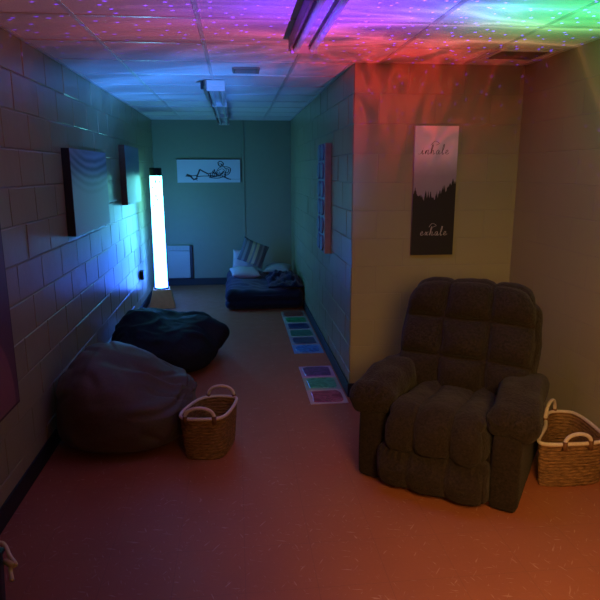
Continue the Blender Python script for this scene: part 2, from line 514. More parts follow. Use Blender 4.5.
def bean2(ph, th):
    s, c = math.sin(ph), math.cos(ph)
    d = Vector((spow(math.cos(th), .8)*spow(s, .6), spow(math.sin(th), .8)*spow(s, .6), c))
    x = d.x*.46; y = d.y*.60
    z = .17+.22*d.z if d.z > 0 else .17*(1+spow(d.z, .42))
    if d.z > 0:
        z += .10*math.exp(-((x+.30)/.22)**2-((y+.02)/.34)**2)       # raised lump by the wall
        z += .02*math.exp(-((x-.40)/.16)**2-((y+.15)/.20)**2)
        z -= .03*math.exp(-((x-.06)/.16)**2-((y-.05)/.30)**2)
    tip = math.exp(-((th-2*PI if th > PI else th)+.12)**2/.02)*sm(.1, .9, s)
    x += .11*tip*sm(.08,.25,z)*(z > .12)
    q = Vector((x, y, z)); nn = d.normalized()
    r1 = 1-2*abs(noise.noise(Vector((x*3+y*2.2, y*4-x*2, z*4+5))))
    r2 = 1-2*abs(noise.noise(Vector((x*7+2, y*8, z*6))))
    amp = sm(.01, .12, z)
    q += nn*(.035*max(0, r1-.35)+.020*max(0, r2-.3)+.02*noise.noise(q*4))*amp
    q.z = max(0, q.z+.05*tip*sm(.1,.3,z))
    return q
o = obj('beanbag', blob(130, 80, bean2), M_BEANB, smooth=True)
o.location = (-.655, 5.33, 0)
tag(o, 'flattened black beanbag with deep folds between the grey beanbag and glowing lamp', 'beanbag')

# ------------------------------------------------------------------ futon corner
def fut(u, n, p):
    p = p.copy()
    p.z += .05*sm(-1, 1, u.y)*(u.z > 0)
    p += n*(.018*noise.noise(p*4)+.012*noise.noise(p*9+Vector((3,1,2))))*(p.z > -.10)
    p.z -= .02*math.exp(-((u.x-.1)/.5)**2)*(u.z > .5)
    # seam line round the side
    p -= n*.014*math.exp(-((u.z+.05)/.12)**2)*(abs(n.z) < .6)
    return p
bm = bmesh.new(); softbox(bm, (0,0,.130), (.975, 1.34, .26), .085, (40, 44, 16), fut)
o = obj('floor_cushion', bm, M_FUT, smooth=True); o.location = (.330, 7.86, .0)
for v in o.data.vertices: v.co.z = max(0, v.co.z)
tag(o, 'thick navy blue floor mattress in the far right corner', 'mattress')

def pillow(name, s, m, loc, rot, label, cat, puff=.5, seed=0, piping=None):
    bm = bmesh.new(); n = 22
    V = {}
    for side in (0, 1):
        for i in range(n+1):
            for j in range(n+1):
                u, v = 2*i/n-1, 2*j/n-1
                edge = i in (0, n) or j in (0, n)
                if side and edge: V[(1,i,j)] = V[(0,i,j)]; continue
                t = (1-abs(u)**2.6)**.6*(1-abs(v)**2.6)**.6 if not edge else 0
                pin = 1-.06*(1-abs(u)**2)*(abs(v) > .0)*abs(v)**3
                pin2 = 1-.06*(1-abs(v)**2)*abs(u)**3
                z = s[2]*.5*t*(1 if side == 0 else -1)
                x, y = u*s[0]/2*pin2, v*s[1]/2*pin
                z += .012*noise.noise(Vector((x*9+seed, y*9, side)))*(t > 0)
                V[(side,i,j)] = bm.verts.new((x, y, z))
        for i in range(n):
            for j in range(n):
                f = [V[(side,i,j)], V[(side,i+1,j)], V[(side,i+1,j+1)], V[(side,i,j+1)]]
                if side: f.reverse()
                bm.faces.new(f)
    o = obj(name, bm, m, smooth=True)
    o.location = loc; o.rotation_euler = [math.radians(a) for a in rot]
    tag(o, label, cat); return o

m, T, b = mat('striped_linen', (.3,.3,.3), .85)
tc = T.new('ShaderNodeTexCoord').outputs['Object']; sp = T.new('ShaderNodeSeparateXYZ'); T.link(tc, sp.inputs[0])
X = T.m('MULTIPLY_ADD', sp.outputs[0], 1/.40, .5)
c = T.ramp(X, [(0,(.11,.12,.15)),(.16,(.24,.27,.30)),(.25,(.12,.13,.16)),(.36,(.40,.38,.26)),(.46,(.17,.19,.22)),(.52,(.48,.44,.30)),(.62,(.15,.16,.19)),(.72,(.26,.28,.31)),(.80,(.10,.11,.14)),(.9,(.20,.22,.25))], 'CONSTANT')
T.link(c, b.inputs['Base Color']); bump(T, b, T.noise(tc, 180, 2), .4, .002)
M_STRIPE = m
M_PILW = grain('white_cotton', (.50,.50,.54), (.42,.42,.48), .8, 60, .2, .002)
M_PILG = grain('grey_cotton', (.30,.33,.34), (.22,.25,.27), .85, 60, .3, .003)
pillow('pillow', (.40,.34,.14), M_PILW, (.10, 8.04, .345), (8, 3, 8), 'white pillow lying flat under the striped cushion', 'pillow', seed=1)
pillow('pillow', (.34,.30,.10), M_PILW, (.10, 8.46, .45), (72, 6, 6), 'white pillow standing up behind the striped cushion', 'pillow', seed=5)
pillow('throw_cushion', (.38,.36,.11), M_STRIPE, (.225, 8.24, .585), (62, 24, 4), 'square grey cushion with pale stripes tilted on the pillows', 'cushion', seed=2)
pillow('pillow', (.38,.30,.13), M_PILG, (.56, 8.24, .36), (8, -3, -14), 'grey pillow lying right of the striped cushion', 'pillow', seed=3)
# rumpled blanket
bm = bmesh.new(); n = 40; G = {}
def bl(u, v, dz):
    x = .44*u+.03*noise.noise(Vector((u*3, v*3, 0))); y = .42*v+.04*noise.noise(Vector((u*2, v*4, 5)))
    e = (1-abs(u)**4)*(1-abs(v)**4)
    r = 1-2*abs(noise.noise(Vector((u*2.3, v*2.3, 2.5))))
    z = .012+e*(.035+.07*max(0, r-.2)+.03*noise.noise(Vector((u*4, v*4, 1))))
    return Vector((x*.5, y*.9, max(.006, z)*dz))
for i in range(n+1):
    for j in range(n+1): G[i, j] = (bm.verts.new(bl(2*i/n-1, 2*j/n-1, 1)), bm.verts.new(bl(2*i/n-1, 2*j/n-1, 0)))
for i in range(n):
    for j in range(n):
        for s_ in (0, 1): bm.faces.new([G[a][s_] for a in ((i,j),(i+1,j),(i+1,j+1),(i,j+1))])
for i in range(n):
    for a, b_ in (((i,0),(i+1,0)),((i,n),(i+1,n)),((0,i),(0,i+1)),((n,i),(n,i+1))):
        bm.faces.new((G[a][0], G[b_][0], G[b_][1], G[a][1]))
o = obj('blanket', bm, M_BLANK, smooth=True); o.location = (.60, 7.62, .285); o.scale = (1,1.1,1.2)
tag(o, 'rumpled dark navy blanket heaped on the floor mattress', 'blanket')

# ------------------------------------------------------------------ bubble tube lamp
LX, LY = -.98, 7.60
lp = thing('bubble_tube_lamp', 'tall glowing turquoise bubble tube on a flared wooden base', 'lamp', (LX, LY, 0))
bm = bmesh.new(); frustum(bm, 0, 0, 0, .235, .33, .215, math.radians(6)); obj('lamp_base', bm, grain('orange_wood', (.95,.52,.22), (.82,.42,.16), .45, 20, .1, .002), lp, bevel=.006)
m = bpy.data.materials.new('glowing_water'); m.use_nodes = True; T = NT(m.node_tree)
for nd in list(T.n): T.n.remove(nd)
out = T.new('ShaderNodeOutputMaterial'); em = T.new('ShaderNodeEmission'); T.link(em.outputs[0], out.inputs[0])
tc = T.new('ShaderNodeTexCoord').outputs['Object']; sp = T.new('ShaderNodeSeparateXYZ'); T.link(tc, sp.inputs[0])
zf = T.m('DIVIDE', T.m('SUBTRACT', sp.outputs[2], .235), 1.42)
col = T.ramp(zf, [(0, (.04,.14,1.)), (.28, (.04,.20,1.)), (.5, (.07,.38,.82)), (1, (.13,.74,.68))])
v = T.new('ShaderNodeTexVoronoi'); v.inputs['Scale'].default_value = 26; v.feature = 'F1'
mp = T.new('ShaderNodeMapping'); mp.inputs['Scale'].default_value = (1,1,.55); T.link(tc, mp.inputs[0]); T.link(mp.outputs[0], v.inputs['Vector'])
bub = T.m('MULTIPLY', T.m('LESS_THAN', v.outputs['Distance'], .26), T.m('GREATER_THAN', T.noise(tc, 9, 2), .44))
bub = T.m('MULTIPLY', bub, T.m('MULTIPLY_ADD', zf, 1.4, -.35, True))
T.link(col, em.inputs[0])
st = T.m('MULTIPLY', T.m('MULTIPLY_ADD', bub, -.93, 1.), T.m('MULTIPLY_ADD', zf, -23., 34.))
T.link(st, em.inputs[1])
M_GLOW = m
bm = bmesh.new(); lathe(bm, [(.078,.235),(.079,.25),(.073,1.64),(.072,1.655)], 0, 0, 40); obj('water_tube', bm, M_GLOW, lp, smooth=False, label='glowing turquoise water column')
bm = bmesh.new(); lathe(bm, [(.074,1.655),(.075,1.66),(.075,1.745),(.070,1.752)], 0, 0, 40); obj('cap', bm, M_BLACK, lp, label='black top cap')
bm = bmesh.new(); lathe(bm, [(.092,.235),(.092,.25),(.082,.252)], 0, 0, 40); obj('collar', bm, M_BLACK, lp)

# ------------------------------------------------------------------ heater
ht = thing('wall_heater', 'white panel heater on the far wall right of the glowing tube', 'heater', (-.87, YB, 0))
bm = bmesh.new(); box(bm, -.17, .16, -.075, 0, .13, .54); obj('heater_body', bm, M_WHITE, ht, bevel=.006)
bm = bmesh.new(); box(bm, -.17, .16, -.082, 0, .545, .62)
obj('top_grille', bm, M_WHITE, ht, bevel=.004)
bm = bmesh.new()
for k in range(6): box(bm, -.155+k*.052, -.12+k*.052, -.0845, -.081, .560, .602)
obj('grille_slot_shade', bm, mat('slot_shade', (.38,.40,.40), .6)[0], ht)  # solid strips, shade of the slots put in as a darker colour
bm = bmesh.new(); box(bm, .16, .20, -.06, 0, .12, .62); obj('side_cover', bm, M_BLACK, ht, bevel=.004, label='black side cover')

# wall plug on the left wall
ob = bmesh.new(); box(ob, XL, XL+.045, 7.20, 7.29, .42, .53)
o = obj('wall_socket_plug', ob, M_BLACK, bevel=.008); tag(o, 'small black plug adapter on the left wall beside the lamp', 'plug')

# ------------------------------------------------------------------ wall pictures
def ribbon(bm, pts, w, to3):
    """flat pen stroke in a plane, to3 maps (a,b)->Vector"""
    n = len(pts)
    L = []; 
    for i in range(n):
        a = Vector(pts[max(0, i-1)]); b_ = Vector(pts[min(n-1, i+1)])
        t = (b_-a); t = t.normalized() if t.length else Vector((1,0))
        nn = Vector((-t.y, t.x))*(w*.5)*(.55+.45*abs(t.y))
        p = Vector(pts[i]); L.append((bm.verts.new(to3(p+nn)), bm.verts.new(to3(p-nn))))
    for A, B in zip(L, L[1:]): bm.faces.new((A[0], A[1], B[1], B[0]))

# 1: ripple picture, left wall
m, T, b = mat('ripple_print', (.3,.3,.35), .35)
g = T.new('ShaderNodeNewGeometry').outputs['Position']; sp = T.new('ShaderNodeSeparateXYZ'); T.link(g, sp.inputs[0])
yy, zz = sp.outputs[1], sp.outputs[2]
dy = T.m('SUBTRACT', yy, 4.95); bow = T.m('MULTIPLY', T.m('MULTIPLY', dy, dy), .22)
zr = T.m('SUBTRACT', zz, bow)
w = T.m('SINE', T.m('MULTIPLY', T.m('ADD', zr, T.m('MULTIPLY', T.noise(g, 3, 2), .04)), 105.))
msk = T.m('MULTIPLY', T.m('MULTIPLY', T.m('SUBTRACT', zr, 1.50), 5., None, True), T.m('MULTIPLY', T.m('SUBTRACT', 1.9, zz), 9., None, True))
c = T.mix(T.m('MULTIPLY', T.m('MULTIPLY_ADD', w, .5, .5), msk), (.40,.44,.54), (.05,.06,.09))
c = T.mix(T.m('MULTIPLY', T.m('SUBTRACT', zz, 1.40), 1., None, True), c, (.20,.20,.26))
T.link(c, b.inputs['Base Color'])
p1 = thing('wall_picture', 'dark-edged picture of rippling water, middle one on the left wall', 'picture', (XL, 4.85, 0))
bm = bmesh.new(); box(bm, .001, .055, -.56, .60, 1.262, 1.868); obj('canvas', bm, M_DARKW, p1)
bm = bmesh.new(); box(bm, .055, .058, -.558, .598, 1.264, 1.866); obj('print', bm, m, p1)
# 2: sea and sky with brown edge
m, T, b = mat('sea_print', (.3,.35,.4), .4)
g = T.new('ShaderNodeNewGeometry').outputs['Position']; sp = T.new('ShaderNodeSeparateXYZ'); T.link(g, sp.inputs[0])
t = T.m('DIVIDE', T.m('SUBTRACT', T.m('ADD', sp.outputs[2], T.m('MULTIPLY_ADD', T.noise(g, 5, 3), .08, -.04)), 1.36), .62)
T.link(T.ramp(t, [(0,(.42,.47,.52)),(.48,(.38,.44,.50)),(.56,(.08,.12,.20)),(.75,(.10,.16,.26)),(1,(.20,.26,.34))]), b.inputs['Base Color'])
p2 = thing('wall_picture', 'seascape picture with brown wooden edge, nearest the glowing tube', 'picture', (XL, 6.8, 0))
bm = bmesh.new(); box(bm, .001, .060, -.44, .44, 1.365, 1.975)
obj('frame', bm, grain('brown_wood', (.20,.10,.055), (.14,.065,.035), .5, 30, .2, .002), p2)
bm = bmesh.new(); box(bm, .060, .063, -.438, .438, 1.367, 1.973); obj('print', bm, m, p2)
# 3: nearest picture, mostly out of view
m, T, b = mat('maroon_print', (.16,.05,.06), .4)
g = T.new('ShaderNodeNewGeometry').outputs['Position']; sp = T.new('ShaderNodeSeparateXYZ'); T.link(g, sp.inputs[0])
dy = T.m('SUBTRACT', sp.outputs[1], 2.48); dz = T.m('SUBTRACT', sp.outputs[2], .62)
r = T.m('SQRT', T.m('ADD', T.m('MULTIPLY', dy, dy), T.m('MULTIPLY', dz, dz)))
c = T.mix(T.m('MULTIPLY', T.m('SUBTRACT', .44, r), 60., None, True), (.15,.06,.085), (.30,.12,.13))
dz2 = T.m('SUBTRACT', sp.outputs[2], 1.30); dy2 = T.m('SUBTRACT', sp.outputs[1], 2.52)
r2 = T.m('SQRT', T.m('ADD', T.m('MULTIPLY', dy2, dy2), T.m('MULTIPLY', dz2, dz2)))
c = T.mix(T.m('MULTIPLY', T.m('SUBTRACT', .33, r2), 60., None, True), c, (.03,.02,.03))
T.link(c, b.inputs['Base Color'])
p3 = thing('wall_picture', 'large maroon picture with pale round shape, nearest on the left wall', 'picture', (XL, 2.2, 0))
bm = bmesh.new(); box(bm, .001, .055, -.85, .77, .56, 1.60); obj('canvas', bm, mat('maroon_edge', (.06,.02,.022), .5)[0], p3)
bm = bmesh.new(); box(bm, .055, .058, -.83, .755, .575, 1.585); obj('print', bm, m, p3)
M_SHAPE = mat('blue_grey_shapes', (.16,.22,.32), .6)[0]
# 4: partition wall picture, scalloped blue front and pinkish wooden edge
p4 = thing('wall_picture', 'tall wood-edged picture with blue rounded shapes on the partition wall', 'picture', (XR, 5.4, 0))
bm = bmesh.new(); box(bm, -.055, -.001, -.22, .20, .985, 1.945)
obj('frame', bm, grain('pink_wood', (.44,.36,.36), (.36,.28,.28), .5, 25, .1, .002), p4)
bm = bmesh.new(); box(bm, -.057, -.055, -.215, .195, .99, 1.94); obj('print', bm, grain('blue_print', (.30,.36,.42), (.20,.26,.34), .6, 8, 0), p4)
for k in range(6):
    z = 1.07+k*.16
    for yy_ in (-.10, .09):
        bm = bmesh.new()
        softbox(bm, (-.062, yy_+.01*math.sin(k*2), z), (.02, .17, .145), .009, (2, 8, 8), lambda u, n, p: Vector((p.x, p.y*(1-.28*u.z*u.z), p.z*(1-.28*u.y*u.y))))
        obj('raised_shape', bm, M_SHAPE, p4, smooth=True)


# 5: inhale / exhale banner
m, T, b = mat('misty_print', (.7,.7,.7), .55)
g = T.new('ShaderNodeNewGeometry').outputs['Position']; sp = T.new('ShaderNodeSeparateXYZ'); T.link(g, sp.inputs[0])
t = T.m('DIVIDE', T.m('SUBTRACT', sp.outputs[2], 1.09), .94)
fog = T.m('MULTIPLY_ADD', T.noise(g, 7, 5, .6), 1.4, -.35, True)
base_ = T.ramp(t, [(0,(.10,.10,.11)),(.45,(.30,.27,.30)),(.62,(.42,.38,.42)),(.78,(.88,.82,.88)),(1,(.95,.90,.92))])
band = T.m('MULTIPLY', T.m('MULTIPLY', T.m('SUBTRACT', t, .42), 5., None, True), T.m('MULTIPLY', T.m('SUBTRACT', .82, t), 6., None, True))
c = T.mix(T.m('MULTIPLY', band, T.m('MULTIPLY', fog, .6)), base_, (.24,.20,.26))
T.link(c, b.inputs['Base Color'])
bx0, bx1, bz0, bz1 = 1.275, 1.592, 1.10, 2.02
p5 = thing('forest_picture', 'tall forest canvas reading inhale above exhale on the alcove wall', 'canvas print', (0, YA, 0))
bm = bmesh.new(); box(bm, bx0, bx1, -.025, -.001, bz0, bz1); obj('canvas', bm, m, p5)
M_INK = mat('black_ink', (.012,.010,.012), .6)[0]
M_INKW = mat('white_ink', (.62,.56,.56), .6)[0]
bm = bmesh.new()
N = 120; pts = []
rr = random.Random(4)
spires = [(rr.uniform(0,1), rr.uniform(.02,.075), rr.uniform(.018,.035)) for _ in range(34)]
for i in range(N+1):
    u = i/N
    base_h = .455+.035*noise.noise(Vector((u*3.1,0,0)))+.095*sm(.55,1.,u)-.05*math.exp(-((u-.22)/.07)**2)+.03*math.exp(-((u-.02)/.06)**2)
    hh = base_h
    for c0, ah, wd in spires: hh = max(hh, base_h+ah*max(0, 1-abs(u-c0)/wd)+.006*math.sin(i*2.4)*(abs(u-c0) < wd))
    pts.append((bx0+(bx1-bx0)*u, bz0+(bz1-bz0)*hh))
for (xa, za), (xb, zb) in zip(pts, pts[1:]):
    f = [bm.verts.new(v_) for v_ in ((xa,-.0262,bz0),(xb,-.0262,bz0),(xb,-.0262,zb),(xa,-.0262,za))]
    bm.faces.new(f)
bmesh.ops.remove_doubles(bm, verts=bm.verts, dist=1e-5)
r_ = bmesh.ops.extrude_face_region(bm, geom=bm.faces[:]); bmesh.ops.translate(bm, vec=(0,.001,0), verts=[e for e in r_['geom'] if isinstance(e, bmesh.types.BMVert)])
obj('tree_line', bm, M_INK, p5, label='black fir tree silhouettes')
G_ = {
 'i': ([[(0,0.1),(.12,.45),(.10,.05),(.2,0),(.34,.12)], [(.17,.66),(.19,.70)]], .34),
 'n': ([[(0,.12),(.08,.45),(.06,0),(.14,.34),(.27,.46),(.34,.38),(.32,.04),(.40,0),(.54,.14)]], .54),
 'h': ([[(0,.12),(.16,.7),(.19,1.02),(.10,1.0),(.06,.5),(.05,0),(.12,.30),(.25,.44),(.33,.36),(.31,.04),(.40,0),(.54,.14)]], .54),
 'a': ([[(.36,.40),(.22,.46),(.06,.28),(.08,.04),(.22,.02),(.36,.38),(.35,.05),(.43,0),(.56,.14)]], .56),
 'l': ([[(0,.12),(.18,.62),(.21,1.04),(.12,1.04),(.07,.4),(.12,.02),(.22,0),(.34,.14)]], .34),
 'e': ([[(0,.12),(.18,.2),(.30,.36),(.22,.47),(.10,.38),(.07,.12),(.18,0),(.32,.04),(.48,.18)]], .48),
 'x': ([[(0,.14),(.12,.44),(.22,.25),(.32,.03),(.48,.12)], [(.42,.44),(.22,.22),(.04,0)]], .50),
}
def script(word, x0, z0, size, y, w, extra=()):
    bm = bmesh.new(); cx = 0
    for chh in word:
        st_, adv = G_[chh]
        for s_ in st_:
            P = [q.xy for q in catmull([(a+cx, b_, 0) for a, b_ in s_], False, 5)]
            ribbon(bm, P, w/size, lambda p: Vector((x0+p.x*size+p.y*size*.12, y, z0+p.y*size)))
        cx += adv+.10
    for s_ in extra:
        P = [q.xy for q in catmull([(a, b_, 0) for a, b_ in s_], False, 6)]
        ribbon(bm, P, w*.8/size, lambda p: Vector((x0+p.x*size, y, z0+p.y*size)))
    return bm
sw = [[(.9,.95),(1.2,1.35),(1.7,1.30),(1.5,1.0),(1.2,1.1)]]
obj('lettering', script('inhale', bx0+.048, bz0+.725, .062, -.0265, .0036, [[(-.35,.05),(-.15,.0),(0,.12)], [(1.1,1.0),(1.6,1.45),(2.1,1.2),(1.7,1.0)]]), M_INK, p5, label='black script lettering')
obj('lettering', script('exhale', bx0+.062, bz0+.145, .060, -.0275, .0036, [[(1.1,1.0),(1.5,1.45),(2.0,1.2),(1.6,1.0)]]), M_INKW, p5, label='white script lettering')

# 6: reclining skeletal frog drawing on the back wall
p6 = thing('wall_picture', 'long white picture of a reclining line-drawn frog figure on the far wall', 'picture', (0, YB, 0))
fx0, fx1, fz0, fz1 = -.845, .075, 1.545, 1.875
bm = bmesh.new(); box(bm, fx0, fx1, -.03, -.001, fz0, fz1); obj('canvas', bm, mat('white_canvas', (.62,.64,.74), .7)[0], p6)
bm = bmesh.new(); box(bm, fx0-.008, fx1+.008, -.026, -.001, fz1, fz1+.010); box(bm, fx1, fx1+.010, -.026, -.001, fz0, fz1); obj('edge', bm, M_DARKW, p6)
bm = bmesh.new()
W, HH = fx1-fx0, fz1-fz0
def P2(px, py):  # drawing-space 0..470, 0..165
    return (fx0+W*px/470, fz1-HH*py/165)
def stroke(P, w):
    L = [P2(*q.xy) for q in catmull([(a, b_, 0) for a, b_ in P], False, 5)]
    ribbon(bm, L, w*1.7, lambda p: Vector((p.x, -.0315, p.y)))
stroke([(65,112),(95,118),(120,140),(150,132)], .016); stroke([(70,104),(110,116),(145,112)], .012); stroke([(60,118),(90,122),(118,116)], .008)
stroke([(118,148),(130,142),(150,148)], .008)
stroke([(142,128),(160,90),(168,70)], .013); stroke([(168,70),(200,88),(235,105)], .014)
stroke([(145,122),(190,118),(240,118)], .011); stroke([(230,104),(255,96),(285,100),(290,118),(255,124),(228,112)], .012)
for k in range(6): stroke([(244+k*14,96-k*2),(250+k*14,112),(246+k*14,126)], .006)
stroke([(240,112),(290,118),(330,104),(345,84)], .014); stroke([(235,128),(300,134),(350,120)], .010)
stroke([(290,92),(312,60),(345,52),(365,72),(350,108),(310,116),(290,92)], .006)
stroke([(300,84),(330,66),(352,78),(330,96),(308,98)], .006)
stroke([(262,80),(268,100),(276,70),(282,96)], .007)
stroke([(305,20),(312,42),(330,52)], .010); stroke([(305,20),(325,12),(345,28),(338,48)], .010); stroke([(316,30),(334,34),(326,46)], .010)
stroke([(345,50),(370,52),(396,64),(390,96),(366,112),(352,92)], .009)
stroke([(352,60),(384,72),(372,98),(356,84)], .008); stroke([(360,104),(356,124),(376,138),(400,142)], .013)
stroke([(330,118),(352,128),(380,136)], .010); stroke([(395,140),(430,142),(468,141)], .0035)
obj('frog_drawing', bm, mat('dark_pencil', (.03,.025,.04), .7)[0], p6, label='dark line drawing of a reclining frog')
ground_ = None

# ------------------------------------------------------------------ floor tiles (sensory squares)
def gel(name, border, c1, c2, seed, ring=True):
    m, T, b = mat(name, c1, .28)
    tc = T.new('ShaderNodeTexCoord').outputs['Object']
    mp = T.new('ShaderNodeMapping'); mp.inputs['Location'].default_value = (seed*1.3, seed*.7, 0); T.link(tc, mp.inputs[0])
    n = T.noise(mp.outputs[0], 9, 3, .5, 1.2)
    T.link(T.ramp(n, [(.38, c1), (.52, c2), (.60, c1)]), b.inputs['Base Color'])
    return m
rows = [
 ('brown-red floor square, farthest of the row against the mattress', (.16,.045,.035), (.26,.10,.07), 6.94),
 ('bright green floor square, second from the mattress', (.02,.22,.08), (.04,.36,.14), 6.65),
 ('dark blue floor square between the bright green and teal ones', (.015,.03,.12), (.03,.07,.22), 6.362),
 ('teal floor square between two dark blue ones', (.015,.13,.10), (.03,.24,.17), 6.074),
 ('dark violet-blue floor square beside the bright blue one', (.02,.02,.10), (.05,.05,.20), 5.786),
 ('bright blue floor square with a round swirl, ending the far row of six', (.01,.09,.50), (.06,.30,.85), 5.498),
 ('purple floor square, farthest of the near three', (.10,.02,.16), (.22,.05,.28), 4.825),
 ('pale green floor square between the purple and red ones', (.05,.30,.16), (.12,.55,.32), 4.533),
 ('red floor square nearest the recliner', (.26,.015,.05), (.55,.10,.16), 4.240),
]
borders = [(.30,.26,.22),(.34,.45,.38),(.30,.36,.44),(.28,.42,.40),(.30,.32,.42),(.16,.36,.72),(.52,.34,.60),(.36,.46,.40),(.62,.44,.46)]
for k, ((lab, c1, c2, y), bc) in enumerate(zip(rows, borders)):
    t = thing('sensory_floor_square', lab, 'floor mat', (.664, y, 0), 0, 'coloured floor squares along the partition wall')
    hw = .144
    bm = bmesh.new(); box(bm, -hw, hw, -hw+.001, hw-.001, 0, .006); obj('border', bm, mat('square_border', bc, .4)[0], t, bevel=.002)
    bm = bmesh.new()
    wob = 8
    L = []
    for i in range(48):
        a = 2*PI*i/48; e = .32 if k != 5 else .8
        r = 1+.03*math.sin(a*5+k)
        L.append((spow(math.cos(a), e)*(hw-.028)*r, spow(math.sin(a), e)*(hw-.028)*r))
    lo = [bm.verts.new((x, yq, .006)) for x, yq in L]; hi = [bm.verts.new((x*.97, yq*.97, .010)) for x, yq in L]
    bm.faces.new(hi); bm.faces.new(list(reversed(lo)))
    for i in range(48): bm.faces.new((lo[i], lo[(i+1)%48], hi[(i+1)%48], hi[i]))
    obj('gel_panel', bm, gel('gel_%d' % k, None, c1, c2, k), t)

# ------------------------------------------------------------------ ceiling items
M_FIX = mat('fixture_white', (.62,.58,.56), .4)[0]
M_TUBE = mat('unlit_tube', (.75,.77,.78), .18, 0, .6)[0]
M_FIXD = mat('fixture_side', (.22,.16,.14), .5)[0]
def fixture(x, y0, y1, label, seg):
    t = thing('fluorescent_light', label, 'ceiling light', (x, (y0+y1)/2, H))
    L = (y1-y0)/2
    bm = bmesh.new(); box(bm, -.074, .074, -L, L, -.05, -.006); obj('housing', bm, M_FIX, t, bevel=.004)
    bm = bmesh.new(); box(bm, -.086, -.075, -L, L, -.075, -.006); obj('side_rail', bm, M_FIXD, t)
    n = seg
    for k in range(n):
        a = -L+2*L*k/n; b_ = -L+2*L*(k+1)/n
        for sx in (-.045, .045):
            bm = bmesh.new(); tube(bm, [(sx, a+.03, -.072), (sx, b_-.03, -.072)], .017, 14); obj('tube', bm, M_TUBE, t, smooth=False)
        for q0 in (a, b_-.028):
            bm = bmesh.new(); box(bm, -.074, .074, q0, q0+.028, -.090, -.05); obj('lamp_holder', bm, M_FIX, t, bevel=.002)
    return t
fixture(.40, .02, 3.50, 'long double-tube ceiling light at the front of the room', 3)
far = fixture(-.140, 5.10, 8.80, 'long double-tube ceiling light near the far wall', 3)
bm = bmesh.new(); box(bm, -.125, -.102, -1.80, -1.76, -.07, -.006); obj('bracket', bm, M_BLACK, far, bevel=.004, label='small black bracket')

def vent(x0, x1, y0, y1, label, n):
    t = thing('ceiling_vent', label, 'vent', ((x0+x1)/2, (y0+y1)/2, H))
    a, b_ = (x1-x0)/2, (y1-y0)/2
    bm = bmesh.new(); f = .022
    box(bm, -a-f, a+f, -b_-f, -b_, -.012, -.001); box(bm, -a-f, a+f, b_, b_+f, -.012, -.001)
    box(bm, -a-f, -a, -b_, b_, -.012, -.001); box(bm, a, a+f, -b_, b_, -.012, -.001)
    obj('vent_frame', bm, M_FIX if n > 6 else M_FIXD, t, bevel=.002)
    bm = bmesh.new(); box(bm, -a, a, -b_, b_, -.004, -.001); obj('duct_shade_sheet', bm, M_BLACK, t)  # flat black sheet stands in for the shade inside the duct
    bm = bmesh.new()
    for k in range(n):
        y = -b_+2*b_*(k+.5)/n
        box(bm, -a, a, y-.004, y+.004, -.010, -.004)
    obj('louvres', bm, M_FIXD, t)
vent(.025, .175, 4.52, 4.70, 'small dark ceiling vent in front of the far ceiling light', 5)
vent(1.66, 1.975, 3.72, 3.99, 'large square ceiling vent in the alcove corner', 9)

# ------------------------------------------------------------------ black bin with cream catch at the left edge
bn = thing('storage_bin', 'black bin with a cream wire catch at the left edge of the floor', 'bin', (-1.035, 1.91, 0))
bm = bmesh.new()
softbox(bm, (0, 0, .15), (.25, .34, .30), .02, (6,6,6), lambda u, n, p: Vector((p.x*(1+.05*u.z), p.y*(1+.05*u.z), p.z)))
obj('bin_body', bm, M_BLACK, bn, smooth=True)
bm = bmesh.new(); softbox(bm, (0,0,.312), (.268,.365,.022), .01, (6,6,3)); obj('lid', bm, M_BLACK, bn, smooth=True)
bm = bmesh.new()
tube(bm, catmull([(.02,.186,.334),(.10,.188,.334),(.135,.17,.334),(.165,.13,.315),(.200,.09,.303),(.175,.105,.290),(.185,.075,.28),(.200,.045,.27)], False, 6), .0075, 8)
tube(bm, [(.150,.12,.30),(.195,.092,.30)], .012, 8)
obj('catch', bm, M_CREAM, bn, smooth=True, label='cream wire catch')

# ------------------------------------------------------------------ lights
def lamp(name, typ, loc, energy, color=(1,1,1), size=.1, look=None, **k):
    d = bpy.data.lights.new(name, typ); d.energy = energy; d.color = color
    if typ in ('POINT', 'SPOT'): d.shadow_soft_size = size
    for a, b_ in k.items(): setattr(d, a, b_)
    o = bpy.data.objects.new(name, d); COL.objects.link(o); o.location = loc
    if look is not None: o.rotation_euler = (Vector(look)-Vector(loc)).to_track_quat('-Z', 'Y').to_euler()
    return o
# warm lamp standing near the camera, low on the right
lamp('warm_lamp', 'SPOT', (.75, .55, 1.70), 160, (1., .51, .14), .45, look=(1.85, 2.4, .1), spot_size=math.radians(102), spot_blend=1.)
lamp('amber_fill', 'POINT', (-.15, .6, 1.4), 2.4, (1., .45, .20), .25)  # added warm fill, no real lamp here; lifts left floor and bin catch

